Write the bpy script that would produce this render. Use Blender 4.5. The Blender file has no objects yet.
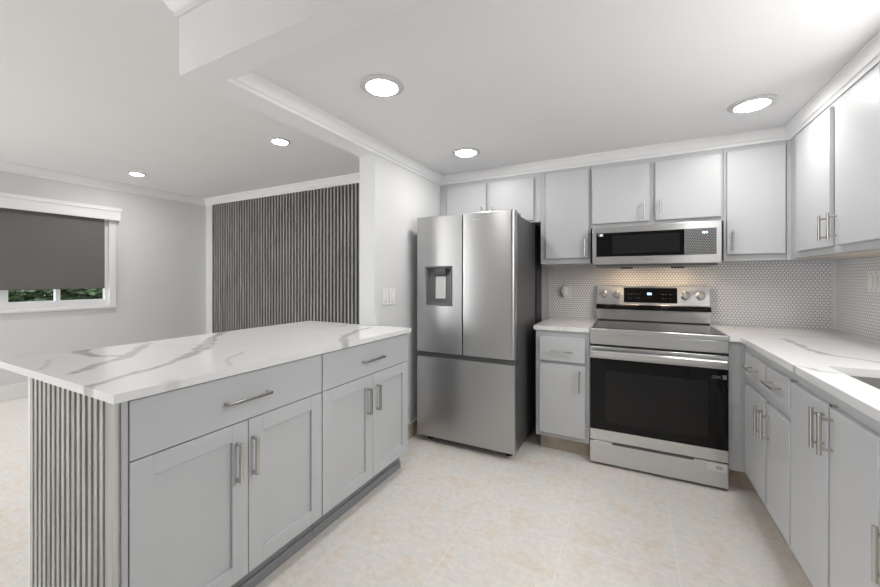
import bpy, bmesh, math, random
from mathutils import Vector, Matrix, noise as mnoise
random.seed(7)
C = bpy.context.scene.collection
SC = bpy.context.scene
R = math.radians

# ------------------------------------------------------------------ camera
EYE = 1.2509
cam_d = bpy.data.cameras.new('camera'); cam = bpy.data.objects.new('camera', cam_d); C.objects.link(cam)
cam.location = (0, 0, EYE); cam.rotation_euler = (R(90), 0, 0.4769)
cam_d.sensor_fit = 'HORIZONTAL'; cam_d.sensor_width = 36; cam_d.lens = 369.55 / 880 * 36
cam_d.shift_y = (278.76 - 293.5) / 880; cam_d.clip_start = 0.02
SC.camera = cam
# ------------------------------------------------------------------ world
w = bpy.data.worlds.new('world'); SC.world = w; w.use_nodes = True
bg = w.node_tree.nodes['Background']; bg.inputs[0].default_value = (0.90, 0.95, 1.0, 1); bg.inputs[1].default_value = 1.7

def area(name, loc, rot, sx, sy, watts, col=(1, 1, 1)):
    d = bpy.data.lights.new(name, 'AREA'); d.shape = 'RECTANGLE'; d.size = sx; d.size_y = sy
    d.energy = watts; d.color = col
    o = bpy.data.objects.new(name, d); C.objects.link(o); o.location = loc; o.rotation_euler = rot
    return o
# added fill light at a made-up patio opening and a made-up sink window
area('fill_patio', (-4.9, -2.74, 1.08), (R(90), 0, 0), 1.3, 2.0, 46, (1.0, 0.99, 0.97))
area('fill_sink', (1.17, 1.42, 1.72), (0, R(75), 0), 0.54, 0.86, 8.5, (1.0, 0.99, 0.97))
LAMP = 62.0          # radiance of the kitchen ceiling lamps
LAMP_LIVING = 150.0
SC.view_settings.view_transform = 'Standard'; SC.view_settings.look = 'None'
SC.view_settings.gamma = 1; SC.view_settings.use_curve_mapping = False
SC.view_settings.exposure = 0.67

# ------------------------------------------------------------------ materials
def lin(c):
    return tuple(((v / 255) / 12.92 if v / 255 <= 0.04045 else ((v / 255 + 0.055) / 1.055) ** 2.4) for v in c)
class NT:
    def __init__(s, m): s.t = m.node_tree; s.b = s.t.nodes['Principled BSDF']
    def n(s, typ, **kw):
        o = s.t.nodes.new(typ)
        for k, v in kw.items():
            if k.startswith('i_'):
                key = k[2:]; key = int(key) if key.isdigit() else key.replace('_', ' ')
                o.inputs[key].default_value = v
            else: setattr(o, k, v)
        return o
    def l(s, a, b): s.t.links.new(a, b)
    def math(s, op, a, b=None, c=None):
        o = s.t.nodes.new('ShaderNodeMath'); o.operation = op
        for i, v in enumerate((a, b, c)):
            if v is None: continue
            if isinstance(v, (int, float)): o.inputs[i].default_value = v
            else: s.l(v, o.inputs[i])
        return o.outputs[0]
    def mix(s, fac, a, b):
        o = s.t.nodes.new('ShaderNodeMix'); o.data_type = 'RGBA'
        if isinstance(fac, (int, float)): o.inputs[0].default_value = fac
        else: s.l(fac, o.inputs[0])
        for k, v in ((6, a), (7, b)):
            if isinstance(v, tuple): o.inputs[k].default_value = v if len(v) == 4 else (*v, 1)
            else: s.l(v, o.inputs[k])
        return o.outputs[2]
    def noise(s, scale, detail=4, rough=0.5, vec=None):
        o = s.n('ShaderNodeTexNoise'); o.inputs['Scale'].default_value = scale
        o.inputs['Detail'].default_value = detail; o.inputs['Roughness'].default_value = rough
        if vec is not None: s.l(vec, o.inputs['Vector'])
        return o.outputs['Fac']
    def coord(s, scale=(1, 1, 1)):
        g = s.n('ShaderNodeNewGeometry'); m = s.n('ShaderNodeMapping'); s.l(g.outputs['Position'], m.inputs[0])
        m.inputs['Scale'].default_value = scale
        return m.outputs[0]
    def ramp(s, fac, stops):
        o = s.n('ShaderNodeValToRGB'); s.l(fac, o.inputs[0]); e = o.color_ramp.elements
        while len(e) < len(stops): e.new(0.5)
        for k, (p, c) in enumerate(stops): e[k].position = p; e[k].color = (*c, 1)
        return o.outputs[0]
def mat(name, col, rough=0.5, metal=0.0, spec=0.5, coat=0.0):
    m = bpy.data.materials.new(name); m.use_nodes = True; n = NT(m)
    n.b.inputs['Base Color'].default_value = (*col, 1); n.b.inputs['Roughness'].default_value = rough
    n.b.inputs['Metallic'].default_value = metal; n.b.inputs['Specular IOR Level'].default_value = spec
    n.b.inputs['Coat Weight'].default_value = coat
    return m, n
M = {}
def paint(name, col, rough=0.5, bump=0.0, bscale=60, var=0.02):
    m, n = mat(name, col, rough)
    f = n.noise(3.0, 3, 0.5, n.coord())
    a = tuple(max(0, c * (1 - var)) for c in col); b = tuple(min(1, c * (1 + var)) for c in col)
    n.l(n.mix(f, a, b), n.b.inputs['Base Color'])
    if bump:
        bp = n.n('ShaderNodeBump'); bp.inputs['Strength'].default_value = bump; bp.inputs['Distance'].default_value = 0.002
        n.l(n.noise(bscale, 4, 0.6, n.coord()), bp.inputs['Height']); n.l(bp.outputs[0], n.b.inputs['Normal'])
    M[name] = m
paint('wall_white', (0.68, 0.685, 0.695), 0.55, 0.15, 90)
paint('ceiling_white', (0.83, 0.83, 0.835), 0.7, 0.35, 55)
paint('trim_white', (0.80, 0.80, 0.805), 0.4)
paint('cabinet_grey', (0.555, 0.565, 0.582), 0.38, 0.05, 120)
paint('island_grey', (0.56, 0.574, 0.592), 0.38, 0.05, 120)
paint('frame_grey', (0.51, 0.52, 0.535), 0.42)
paint('plastic_white', (0.80, 0.80, 0.79), 0.35)
paint('wood_tan', (0.52, 0.46, 0.40), 0.6, var=0.15)
paint('black_plastic', (0.012, 0.012, 0.013), 0.4)
paint('dark_plastic', (0.10, 0.105, 0.11), 0.35)
paint('grey_plastic', (0.20, 0.205, 0.21), 0.4)
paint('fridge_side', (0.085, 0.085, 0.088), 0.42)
paint('label_white', (0.80, 0.80, 0.80), 0.6)
paint('label_grey', (0.22, 0.22, 0.22), 0.6)
paint('toe_shade_grey', (0.26, 0.27, 0.28), 0.5)  # island toe colour darkened to carry the shade below the doors
paint('ring_shaded', (0.62, 0.62, 0.62), 0.5)  # lamp ring greyed, its shadow is put into the colour
paint('felt_black', (0.05, 0.05, 0.05), 0.9)
paint('soil', (0.20, 0.19, 0.13), 0.9, var=0.3)
paint('bark', (0.16, 0.12, 0.09), 0.9, var=0.3)
def steel(name, col, rough, along):
    m, n = mat(name, col, rough, 1.0)
    sc = {'x': (2, 2, 420), 'z': (420, 420, 2)}[along]
    f = n.noise(1.0, 3, 0.6, n.coord(sc))
    n.l(n.mix(f, tuple(c * 0.955 for c in col), tuple(min(1, c * 1.035) for c in col)), n.b.inputs['Base Color'])
    n.l(n.math('MULTIPLY_ADD', f, 0.06, rough - 0.03), n.b.inputs['Roughness'])
    n.b.inputs['Anisotropic'].default_value = 0.75; n.b.inputs['Anisotropic Rotation'].default_value = 0.25
    tg = n.n('ShaderNodeTangent'); tg.direction_type = 'RADIAL'; tg.axis = 'Z'; n.l(tg.outputs[0], n.b.inputs['Tangent'])
    M[name] = m
steel('steel', (0.70, 0.70, 0.70), 0.29, 'x')
steel('steel_fridge', (0.48, 0.48, 0.482), 0.33, 'x')
steel('steel_light', (0.66, 0.66, 0.66), 0.32, 'x')
m, n = mat('nickel', (0.56, 0.54, 0.515), 0.22, 1.0); M['nickel'] = m
steel('sink_steel', (0.50, 0.49, 0.47), 0.32, 'x')
m, n = mat('chrome', (0.75, 0.75, 0.75), 0.12, 1.0); M['chrome'] = m
m, n = mat('black_glass', (0.005, 0.005, 0.0055), 0.06, 0.0, 0.25); M['black_glass'] = m
m, n = mat('cooktop_glass', (0.02, 0.02, 0.021), 0.07, 0.0, 0.7); M['cooktop_glass'] = m
m, n = mat('oven_window', (0.014, 0.014, 0.0145), 0.08, 0.0, 0.25); M['oven_window'] = m
def emit(name, col, strength):
    m, n = mat(name, (0.8, 0.8, 0.8), 0.5); n.b.inputs['Emission Color'].default_value = (*col, 1)
    n.b.inputs['Emission Strength'].default_value = strength; M[name] = m
emit('lamp_kitchen', (1.0, 0.975, 0.94), LAMP); emit('lamp_living', (1.0, 0.975, 0.94), LAMP_LIVING)
emit('lamp_warm', (1.0, 0.70, 0.42), 40); emit('led_blue', (0.35, 0.65, 1.0), 1.6)
# window glass
m, n = mat('glass', (1, 1, 1), 0.0); n.b.inputs['Transmission Weight'].default_value = 1.0; n.b.inputs['IOR'].default_value = 1.02; M['glass'] = m
# blind fabric
m, n = mat('blind_fabric', lin((98, 97, 96)), 0.9)
f = n.noise(1.0, 2, 0.5, n.coord((300, 300, 300))); n.l(n.mix(f, lin((93, 92, 90)), lin((116, 115, 113))), n.b.inputs['Base Color']); M['blind_fabric'] = m
# quartz with veins (the vein amount is stored per vertex)
m, n = mat('quartz', (0.8, 0.8, 0.8), 0.16, 0.0, 0.5)
at = n.n('ShaderNodeAttribute', attribute_name='vein')
cl = n.noise(5.0, 5, 0.6, n.coord()); base = n.mix(n.math('MULTIPLY', cl, 0.5), (0.83, 0.83, 0.835), (0.76, 0.765, 0.775))
n.l(n.mix(at.outputs['Fac'], base, (0.33, 0.325, 0.325)), n.b.inputs['Base Color']); M['quartz'] = m
m, n = mat('quartz_left', (0.8, 0.8, 0.8), 0.16)
at = n.n('ShaderNodeAttribute', attribute_name='vein')
n.l(n.mix(at.outputs['Fac'], (0.82, 0.82, 0.82), (0.50, 0.40, 0.33)), n.b.inputs['Base Color']); M['quartz_left'] = m
# floor tiles
m, n = mat('floor_tile', (0.7, 0.66, 0.6), 0.33)
pos = n.coord()
sep = n.n('ShaderNodeSeparateXYZ'); n.l(pos, sep.inputs[0])
def gridline(v, off, p, wid):
    t = n.math('FRACT', n.math('DIVIDE', n.math('SUBTRACT', v, off), p))
    t = n.math('MULTIPLY', n.math('MINIMUM', t, n.math('SUBTRACT', 1.0, t)), p)
    return n.math('LESS_THAN', t, wid)
g = n.math('MAXIMUM', gridline(sep.outputs[0], -0.285, 0.466, 0.0026), gridline(sep.outputs[1], 1.372, 0.46, 0.0026))
f1 = n.noise(7.0, 8, 0.72, pos); f2 = n.noise(26.0, 8, 0.8, n.coord((1, 1.4, 1)))
c1 = n.ramp(f1, [(0.34, (0.76, 0.745, 0.715)), (0.50, (0.83, 0.80, 0.75)), (0.60, (0.80, 0.685, 0.56))])
c2 = n.ramp(f2, [(0.36, (0.64, 0.63, 0.615)), (0.62, (0.92, 0.885, 0.835))])
n.l(n.mix(g, n.mix(0.5, c1, c2), (0.85, 0.835, 0.81)), n.b.inputs['Base Color'])
M['floor_tile'] = m
# tan tile used as skirting and toe kick
m, n = mat('skirting_tile', (0.5, 0.42, 0.33), 0.4)
n.l(n.ramp(n.noise(9, 6, 0.7, n.coord()), [(0.3, (0.40, 0.33, 0.265)), (0.7, (0.60, 0.51, 0.42))]), n.b.inputs['Base Color']); M['skirting_tile'] = m
# penny mosaic: staggered rounds on grey grout; axis picks the wall's horizontal axis
def mosaic(name, axis, p, tile, grout, cut, soft=0.05, rough=0.2):
    m, n = mat(name, tile, rough); pos = n.coord(); sp = n.n('ShaderNodeSeparateXYZ'); n.l(pos, sp.inputs[0])
    u = n.math('DIVIDE', sp.outputs[axis], p); v = n.math('DIVIDE', sp.outputs[2], p); r3 = math.sqrt(3)
    def d2(ou, ov):
        a = n.math('SUBTRACT', n.math('FRACT', n.math('ADD', u, ou)), 0.5)
        b = n.math('MULTIPLY', n.math('SUBTRACT', n.math('FRACT', n.math('ADD', n.math('DIVIDE', v, r3), ov)), 0.5), r3)
        return n.math('SQRT', n.math('ADD', n.math('MULTIPLY', a, a), n.math('MULTIPLY', b, b)))
    d = n.math('MINIMUM', d2(0.0, 0.0), d2(0.5, 0.5))
    k = n.n('ShaderNodeMapRange'); n.l(d, k.inputs[0]); k.inputs[1].default_value = cut - soft; k.inputs[2].default_value = cut + soft
    n.l(n.mix(k.outputs[0], tile, grout), n.b.inputs['Base Color'])
    n.l(n.math('MULTIPLY_ADD', k.outputs[0], 0.6, rough), n.b.inputs['Roughness'])
    M[name] = m
mosaic('mosaic_back', 0, 0.0207, (0.90, 0.90, 0.915), (0.24, 0.24, 0.245), 0.455)
mosaic('mosaic_right', 1, 0.0207, (0.90, 0.90, 0.915), (0.24, 0.24, 0.245), 0.455)
mosaic('panel_dots', 0, 0.012, (0.30, 0.30, 0.30), (0.035, 0.035, 0.036), 0.33)
# grey wood slats: one wood, with a lit and a shaded colour copy
def slatwood(name, a, b):
    m, n = mat(name, a, 0.55)
    f = n.noise(1.0, 5, 0.65, n.coord((38, 38, 2.2)))
    n.l(n.ramp(f, [(0.30, a), (0.72, b)]), n.b.inputs['Base Color']); M[name] = m
slatwood('slat_wood_lit', (0.34, 0.33, 0.315), (0.66, 0.645, 0.62))
slatwood('slat_wood_shaded', (0.15, 0.147, 0.144), (0.36, 0.355, 0.345))
slatwood('slat_post', (0.34, 0.335, 0.32), (0.58, 0.57, 0.55))
m, n = mat('leaf', (0.05, 0.13, 0.03), 0.5)
n.l(n.ramp(n.noise(6, 4, 0.6, n.coord()), [(0.3, (0.02, 0.035, 0.02)), (0.7, (0.13, 0.20, 0.09))]), n.b.inputs['Base Color']); M['leaf'] = m
m, n = mat('lawn', (0.1, 0.16, 0.05), 0.9)
n.l(n.ramp(n.noise(8, 6, 0.7, n.coord()), [(0.3, (0.06, 0.09, 0.03)), (0.7, (0.20, 0.25, 0.10))]), n.b.inputs['Base Color']); M['lawn'] = m

# ------------------------------------------------------------------ mesh helpers (world coordinates; shifted to the thing's base on linking)
def BM(): return bmesh.new()
def box(bm, x0, x1, y0, y1, z0, z1):
    x0, x1 = sorted((x0, x1)); y0, y1 = sorted((y0, y1)); z0, z1 = sorted((z0, z1))
    v = [bm.verts.new(p) for p in ((x0, y0, z0), (x1, y0, z0), (x1, y1, z0), (x0, y1, z0), (x0, y0, z1), (x1, y0, z1), (x1, y1, z1), (x0, y1, z1))]
    for f in ((0, 3, 2, 1), (4, 5, 6, 7), (0, 1, 5, 4), (1, 2, 6, 5), (2, 3, 7, 6), (3, 0, 4, 7)): bm.faces.new([v[i] for i in f])
    return bm
def cyl(bm, a, b, r, seg=20, r2=None):
    a, b = Vector(a), Vector(b); r2 = r if r2 is None else r2
    q = (b - a).to_track_quat('Z', 'Y'); t0, t1 = [], []
    for i in range(seg):
        d = q @ Vector((math.cos(2 * math.pi * i / seg), math.sin(2 * math.pi * i / seg), 0))
        t0.append(bm.verts.new(a + d * r)); t1.append(bm.verts.new(b + d * r2))
    for i in range(seg):
        j = (i + 1) % seg; f = bm.faces.new((t0[i], t0[j], t1[j], t1[i])); f.smooth = True
    bm.faces.new(t0[::-1]); bm.faces.new(t1)
    return bm
def lathe(bm, prof, center, axis='z', seg=40):
    """prof: (radius, height) pairs along the axis, height measured from center; closed to the axis where radius is 0"""
    c = Vector(center); rings = []
    for r, h in prof:
        ring = []
        for i in range(seg if r > 1e-6 else 1):
            a = 2 * math.pi * i / seg
            p = Vector((r * math.cos(a), r * math.sin(a), h))
            if axis == 'y': p = Vector((p.x, -p.z, p.y))
            ring.append(bm.verts.new(c + p))
        rings.append(ring)
    for A, B in zip(rings, rings[1:]):
        for i in range(seg):
            j = (i + 1) % seg
            q = [A[i % len(A)], A[j % len(A)], B[j % len(B)], B[i % len(B)]]
            u = []
            for v in q:
                if v not in u: u.append(v)
            if len(u) > 2:
                f = bm.faces.new(u); f.smooth = True
    bmesh.ops.recalc_face_normals(bm, faces=bm.faces)
    return bm
def prism(bm, pts, z0, z1, smooth=False):
    lo = [bm.verts.new((x, y, z0)) for x, y in pts]; hi = [bm.verts.new((x, y, z1)) for x, y in pts]
    bm.faces.new(lo[::-1]); bm.faces.new(hi)
    for i in range(len(pts)):
        j = (i + 1) % len(pts); f = bm.faces.new((lo[i], lo[j], hi[j], hi[i])); f.smooth = smooth
    bmesh.ops.recalc_face_normals(bm, faces=bm.faces)
    return bm
def prism_x(bm, pts, x0, x1):
    """(y, z) outline extruded along x"""
    lo = [bm.verts.new((x0, y, z)) for y, z in pts]; hi = [bm.verts.new((x1, y, z)) for y, z in pts]
    bm.faces.new(lo); bm.faces.new(hi[::-1])
    for i in range(len(pts)):
        j = (i + 1) % len(pts); bm.faces.new((lo[i], lo[j], hi[j], hi[i]))
    bmesh.ops.recalc_face_normals(bm, faces=bm.faces)
    return bm
def sweep(bm, path, prof, ztop, closed=False):
    """a moulding: prof (out, down) swept along the path, out to the right of the walking direction, mitred"""
    P = [Vector(p) for p in path]; rows = []
    for i, p in enumerate(P):
        d0 = (P[i] - P[i - 1]).normalized() if i > 0 else None
        d1 = (P[i + 1] - P[i]).normalized() if i < len(P) - 1 else None
        nn = [Vector((d.y, -d.x)) for d in (d0, d1) if d is not None]
        mvec = nn[0] if len(nn) == 1 else (nn[0] + nn[1]) / (1 + nn[0].dot(nn[1]))
        rows.append([bm.verts.new((p.x + mvec.x * o, p.y + mvec.y * o, ztop + dz)) for o, dz in prof])
    for A, B in zip(rows, rows[1:]):
        for i in range(len(prof)):
            j = (i + 1) % len(prof); bm.faces.new((A[i], A[j], B[j], B[i]))
    bm.faces.new(rows[0]); bm.faces.new(rows[-1][::-1])
    bmesh.ops.recalc_face_normals(bm, faces=bm.faces)
    return bm
def world_loc(o):
    v = Vector((0, 0, 0))
    while o is not None: v = v + o.location; o = o.parent
    return v
def obj(name, bm, m, parent=None, bevel=0.0, base=None, smooth=False):
    me = bpy.data.meshes.new(name)
    o = bpy.data.objects.new(name, me); C.objects.link(o)
    if parent is not None: o.parent = parent
    elif base is not None: o.location = base
    off = world_loc(o)
    bmesh.ops.translate(bm, verts=bm.verts, vec=-off)
    if smooth:
        for f in bm.faces: f.smooth = True
    bm.to_mesh(me); bm.free(); me.materials.append(M[m])
    me.set_sharp_from_angle(angle=R(35))
    if bevel:
        b = o.modifiers.new('bevel', 'BEVEL'); b.width = bevel; b.segments = 2; b.limit_method = 'ANGLE'; b.angle_limit = R(40)
    return o
def thing(name, label, cat, loc, group=None):
    o = bpy.data.objects.new(name, None); C.objects.link(o); o.location = loc; o.empty_display_size = 0.05
    return tag(o, label, cat, group)
def tag(o, label, cat, group=None):
    o['label'] = label; o['category'] = cat
    if group: o['group'] = group
    return o
def struct(name, bm, m, parent=None, bevel=0.0):
    o = obj(name, bm, m, parent, bevel)
    if parent is None: o['kind'] = 'structure'
    return o
def text(name, body, size, m, parent, loc, rot, depth=0.0006):
    cu = bpy.data.curves.new(name, 'FONT'); cu.body = body; cu.size = size; cu.extrude = depth; cu.align_x = 'CENTER'; cu.align_y = 'CENTER'
    t = bpy.data.objects.new(name + '_curve', cu); C.objects.link(t)
    dg = bpy.context.evaluated_depsgraph_get(); me = bpy.data.meshes.new_from_object(t.evaluated_get(dg))
    C.objects.unlink(t); bpy.data.objects.remove(t)
    me.transform(Matrix.Translation(Vector(loc) - world_loc(parent)) @ rot.to_4x4()); me.materials.clear(); me.materials.append(M[m])
    o = bpy.data.objects.new(name, me); C.objects.link(o); o.parent = parent
    return o
FACE_MY = Matrix.Rotation(R(90), 3, 'X')        # text that faces -y

# ------------------------------------------------------------------ shell
XL, XR, YB, YR = -5.69, 1.19, 3.33, -2.80       # left, right, back and rear walls
XP0, XP1, YP = -1.684, -1.551, 2.034            # partition
ZC, ZK, ZS = 2.44, 2.1807, 2.1025               # living ceiling, kitchen ceiling, soffit
YS0, YS1 = 0.8756, 0.988                        # near soffit beam
XU, YU = 0.8705, 2.998                          # face frames of the wall cabinets
T = 0.12
struct('floor', box(BM(), XL - T, XR + T, YR - T, YB + T, -0.05, 0.0), 'floor_tile')
b = BM(); box(b, XL - T, XP0, YR - T, YB + T, ZC, ZC + 0.1); box(b, XP0, XR + T, YR - T, YS0, ZC, ZC + 0.1)
struct('ceiling', b, 'ceiling_white')
struct('ceiling_kitchen', box(BM(), XP1, XR + T, YS1, YB + T, ZK, ZC + 0.1), 'ceiling_white')
b = BM(); prism(b, [(XP0, YS0), (XR + T, YS0), (XR + T, YS1), (XP1, YS1), (XP1, YB), (XP0, YB)], ZS, ZC + 0.1)
struct('trim_1', b, 'ceiling_white')
struct('wall_back', box(BM(), XL - T, XR + T, YB, YB + T, 0, ZC), 'wall_white')
struct('wall_partition', box(BM(), XP0, XP1, YP, YB, 0, ZS), 'wall_white')
# left wall with its window opening
WY0, WY1, WZ0, WZ1 = 0.30, 2.215, 0.925, 2.02
b = BM(); box(b, XL - T, XL, YR, WY0, 0, ZC); box(b, XL - T, XL, WY1, YB, 0, ZC)
box(b, XL - T, XL, WY0, WY1, 0, WZ0); box(b, XL - T, XL, WY0, WY1, WZ1, ZC)
struct('wall_left', b, 'wall_white')
# right wall with an added, unseen window over the sink
SY0, SY1, SZ0, SZ1 = 0.98, 1.86, 1.42, 2.02
b = BM(); box(b, XR, XR + T, YR, SY0, 0, ZC); box(b, XR, XR + T, SY1, YB, 0, ZC)
box(b, XR, XR + T, SY0, SY1, 0, SZ0); box(b, XR, XR + T, SY0, SY1, SZ1, ZC)
struct('wall_right', b, 'wall_white')
# rear wall with an added, unseen patio opening to supply light
PX0, PX1, PZ1 = -5.6, -4.2, 2.14
b = BM(); box(b, XL, PX0, YR - T, YR, 0, ZC); box(b, PX1, XR, YR - T, YR, 0, ZC); box(b, PX0, PX1, YR - T, YR, PZ1, ZC)
struct('wall_rear', b, 'wall_white')
# cornices
CORN = [(0, -0.078), (0.008, -0.078), (0.010, -0.062), (0.018, -0.056), (0.022, -0.040), (0.034, -0.018), (0.042, -0.012), (0.042, 0), (0, 0)]
CORN_L = [(0, -0.095), (0.010, -0.095), (0.013, -0.075), (0.026, -0.064), (0.034, -0.046), (0.056, -0.022), (0.066, -0.014), (0.066, 0), (0, 0)]
struct('trim_2', sweep(BM(), [(XP1, YS1), (XP1, YU), (XU, YU), (XU, YS1), (XP1 + 0.045, YS1)], CORN, ZK), 'trim_white')
struct('trim_3', sweep(BM(), [(XL, YR), (XL, YB), (XP0, YB), (XP0, YS0), (XR, YS0)], CORN_L, ZC), 'trim_white')
# skirtings
struct('baseboard_left', box(BM(), XL, XL + 0.014, YR, YB, 0, 0.16), 'trim_white', bevel=0.004)
b = box(BM(), XP1, XP1 + 0.012, YP + 0.03, YB, 0, 0.11)
struct('baseboard_partition', b, 'skirting_tile')
struct('baseboard_cap', box(BM(), XP1, XP1 + 0.010, YP + 0.03, YB, 0.11, 0.118), 'trim_white')
# window over the living room
b = BM(); fx0, fx1 = XL - 0.09, XL - 0.03
z0, z1 = 1.0, WZ1
box(b, fx0, fx1, WY0, WY1, WZ0 + 0.001, z0 - 0.012); box(b, fx0, fx1, WY0, WY1, z1 - 0.04, z1)
for a, c in ((WY0, WY0 + 0.06), (1.22, 1.345), (1.70, 1.738), (WY1 - 0.078, WY1)): box(b, fx0, fx1, a, c, z0 - 0.012, z1 - 0.04)
for a, c in ((1.345, 1.70), (1.738, WY1 - 0.078), (WY0 + 0.06, 1.22)):
    box(b, fx0 + 0.01, fx1 - 0.012, a, c, z0 - 0.012, z0 + 0.006)
win = struct('window_1', b, 'trim_white')
struct('window_glass', box(BM(), XL - 0.064, XL - 0.060, WY0 + 0.01, WY1 - 0.01, z0 - 0.01, z1 - 0.02), 'glass', win)
struct('window_sill', box(BM(), XL - 0.03, XL + 0.035, WY0 - 0.02, WY1 + 0.02, WZ0 - 0.028, WZ0 + 0.003), 'trim_white', win, 0.004)
b = BM(); box(b, XL - 0.03, XL + 0.012, WY1 - 0.05, WY1 + 0.015, WZ0, WZ1 + 0.03); box(b, XL - 0.03, XL + 0.012, WY0 - 0.015, WY0 + 0.02, WZ0, WZ1 + 0.03)
struct('window_casing', b, 'trim_white', win, 0.003)
# unseen window over the sink, added to supply light
b = BM()
box(b, XR + 0.03, XR + 0.09, SY0, SY1, SZ0, SZ0 + 0.05); box(b, XR + 0.03, XR + 0.09, SY0, SY1, SZ1 - 0.05, SZ1)
for a in (SY0, (SY0 + SY1) / 2 - 0.025, SY1 - 0.05): box(b, XR + 0.03, XR + 0.09, a, a + 0.05, SZ0 + 0.05, SZ1 - 0.05)
win2 = struct('window_added', b, 'trim_white')
struct('window_glass', box(BM(), XR + 0.058, XR + 0.062, SY0 + 0.01, SY1 - 0.01, SZ0 + 0.01, SZ1 - 0.01), 'glass', win2)
# frame of the added patio opening in the rear wall
b = BM(); box(b, PX0, PX1, YR - 0.10, YR - 0.04, PZ1 - 0.06, PZ1)
for k in range(3):
    x = PX0 + (PX1 - PX0 - 0.07) * k / 2; box(b, x, x + 0.07, YR - 0.10, YR - 0.04, 0, PZ1 - 0.06)
struct('door_added', b, 'trim_white')

# ------------------------------------------------------------------ outside the living-room window
o = struct('ground_outside', box(BM(), -14, XL - T, -4, 9, -0.25, -0.15), 'lawn')
def shrub(x, y, h, r, label):
    t = thing('shrub', label, 'shrub', (x, y, -0.15), 'shrubs outside the window')
    s = BM()
    for k in range(5):
        a = k * 1.3; cyl(s, (x, y, -0.15), (x + 0.5 * r * math.cos(a), y + 0.5 * r * math.sin(a), h * 0.75), 0.02, 6, 0.007)
    obj('stem', s, 'bark', t)
    f = BM()
    for k in range(3000):
        u = Vector((random.gauss(0, 1), random.gauss(0, 1), random.gauss(0, 1))).normalized() * (random.random() ** 0.4)
        c = Vector((x + u.x * r, y + u.y * r, 0.02 + h * 0.5 + u.z * h * 0.55))
        if c.z < -0.05: continue
        q = Vector((random.gauss(0, 1), random.gauss(0, 1), random.gauss(0, 1))).to_track_quat('Z', 'Y')
        l = random.uniform(0.05, 0.10)
        f.faces.new([f.verts.new(c + q @ Vector(p)) for p in ((-l, 0, 0), (0, -l * 0.4, l * 0.1), (l, 0, 0), (0, l * 0.4, l * 0.1))])
    obj('foliage', f, 'leaf', t)
shrub(-7.7, 1.55, 1.5, 0.42, 'leafy green shrub behind the left pane of the living room window')
shrub(-9.3, 2.45, 1.75, 0.62, 'large dark shrub farther from the window, behind the other two')
shrub(-7.7, 2.75, 1.55, 0.48, 'leafy green shrub behind the right pane of the living room window')
t = thing('tree', 'bare grey tree trunk outside, behind the left pane of the living room window', 'tree', (-11.6, 2.60, -0.15))
s = BM(); cyl(s, (-11.6, 2.60, -0.15), (-11.5, 2.65, 2.6), 0.16, 12, 0.10); obj('trunk', s, 'bark', t, smooth=False)
s = BM()
for k in range(500):
    u = Vector((random.gauss(0, 1), random.gauss(0, 1), random.gauss(0, 1))).normalized() * (random.random() ** 0.4)
    c = Vector((-11.5 + u.x * 0.9, 2.6 + u.y * 0.9, 2.9 + u.z * 0.7)); q = u.to_track_quat('Z', 'Y'); l = 0.14
    s.faces.new([s.verts.new(c + q @ Vector(p)) for p in ((-l, 0, 0), (0, -l * 0.4, 0.02), (l, 0, 0), (0, l * 0.4, 0.02))])
obj('crown', s, 'leaf', t)

# ------------------------------------------------------------------ cabinet helpers
# F maps (u along the face, v outwards from the face plane, z) to world boxes
class Face:
    def __init__(s, axis, plane): s.a, s.p = axis, plane
    def P(s, u, v, z):
        return {'-y': (u, s.p - v, z), '-x': (s.p - v, u, z), '+x': (s.p + v, u, z)}[s.a]
    def box(s, bm, u0, u1, v0, v1, z0, z1):
        A = s.P(u0, v0, z0); B = s.P(u1, v1, z1)
        return box(bm, A[0], B[0], A[1], B[1], A[2], B[2])
def slab_door(F, t, u0, u1, z0, z1, m, name='door', th=0.02):
    return obj(name, F.box(BM(), u0, u1, 0.001, th, z0, z1), m, t, 0.0035)
def shaker_door(F, t, u0, u1, z0, z1, m, st=0.062):
    b = BM(); F.box(b, u0, u0 + st, 0.001, 0.02, z0, z1); F.box(b, u1 - st, u1, 0.001, 0.02, z0, z1)
    F.box(b, u0 + st, u1 - st, 0.001, 0.02, z0, z0 + st); F.box(b, u0 + st, u1 - st, 0.001, 0.02, z1 - st, z1)
    d = obj('door', b, m, t, 0.0012)
    obj('door_panel', F.box(BM(), u0 + st - 0.002, u1 - st + 0.002, 0.002, 0.009, z0 + st - 0.002, z1 - st + 0.002), m, d)
    return d
def bar_handle(F, d, u, z, length, vertical, square=False, out=0.036, r=0.0062, post=0.28):
    """a bar pull standing on two posts in front of the door skin (v = 0.02)"""
    b = BM(); h = length / 2; v = 0.02 + out
    ends = [(u, z - h), (u, z + h)] if vertical else [(u - h, z), (u + h, z)]
    if square:
        if vertical:
            F.box(b, u - r, u + r, v - r, v + r, z - h, z + h)
            for s in (-1, 1): F.box(b, u - r, u + r, 0.020, v - r, z + s * (h - r) - r, z + s * (h - r) + r)
        else:
            F.box(b, u - h, u + h, v - r, v + r, z - r, z + r)
            for s in (-1, 1): F.box(b, u + s * (h - r) - r, u + s * (h - r) + r, 0.020, v - r, z - r, z + r)
        return obj('handle', b, 'nickel', d, 0.001)
    cyl(b, F.P(ends[0][0], v, ends[0][1]), F.P(ends[1][0], v, ends[1][1]), r, 16)
    for s in (-1, 1):
        pu, pz = (u, z + s * (h - post * h)) if vertical else (u + s * (h - post * h), z)
        cyl(b, F.P(pu, 0.020, pz), F.P(pu, v, pz), r * 0.75, 12)
    return obj('handle', b, 'nickel', d)

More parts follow.
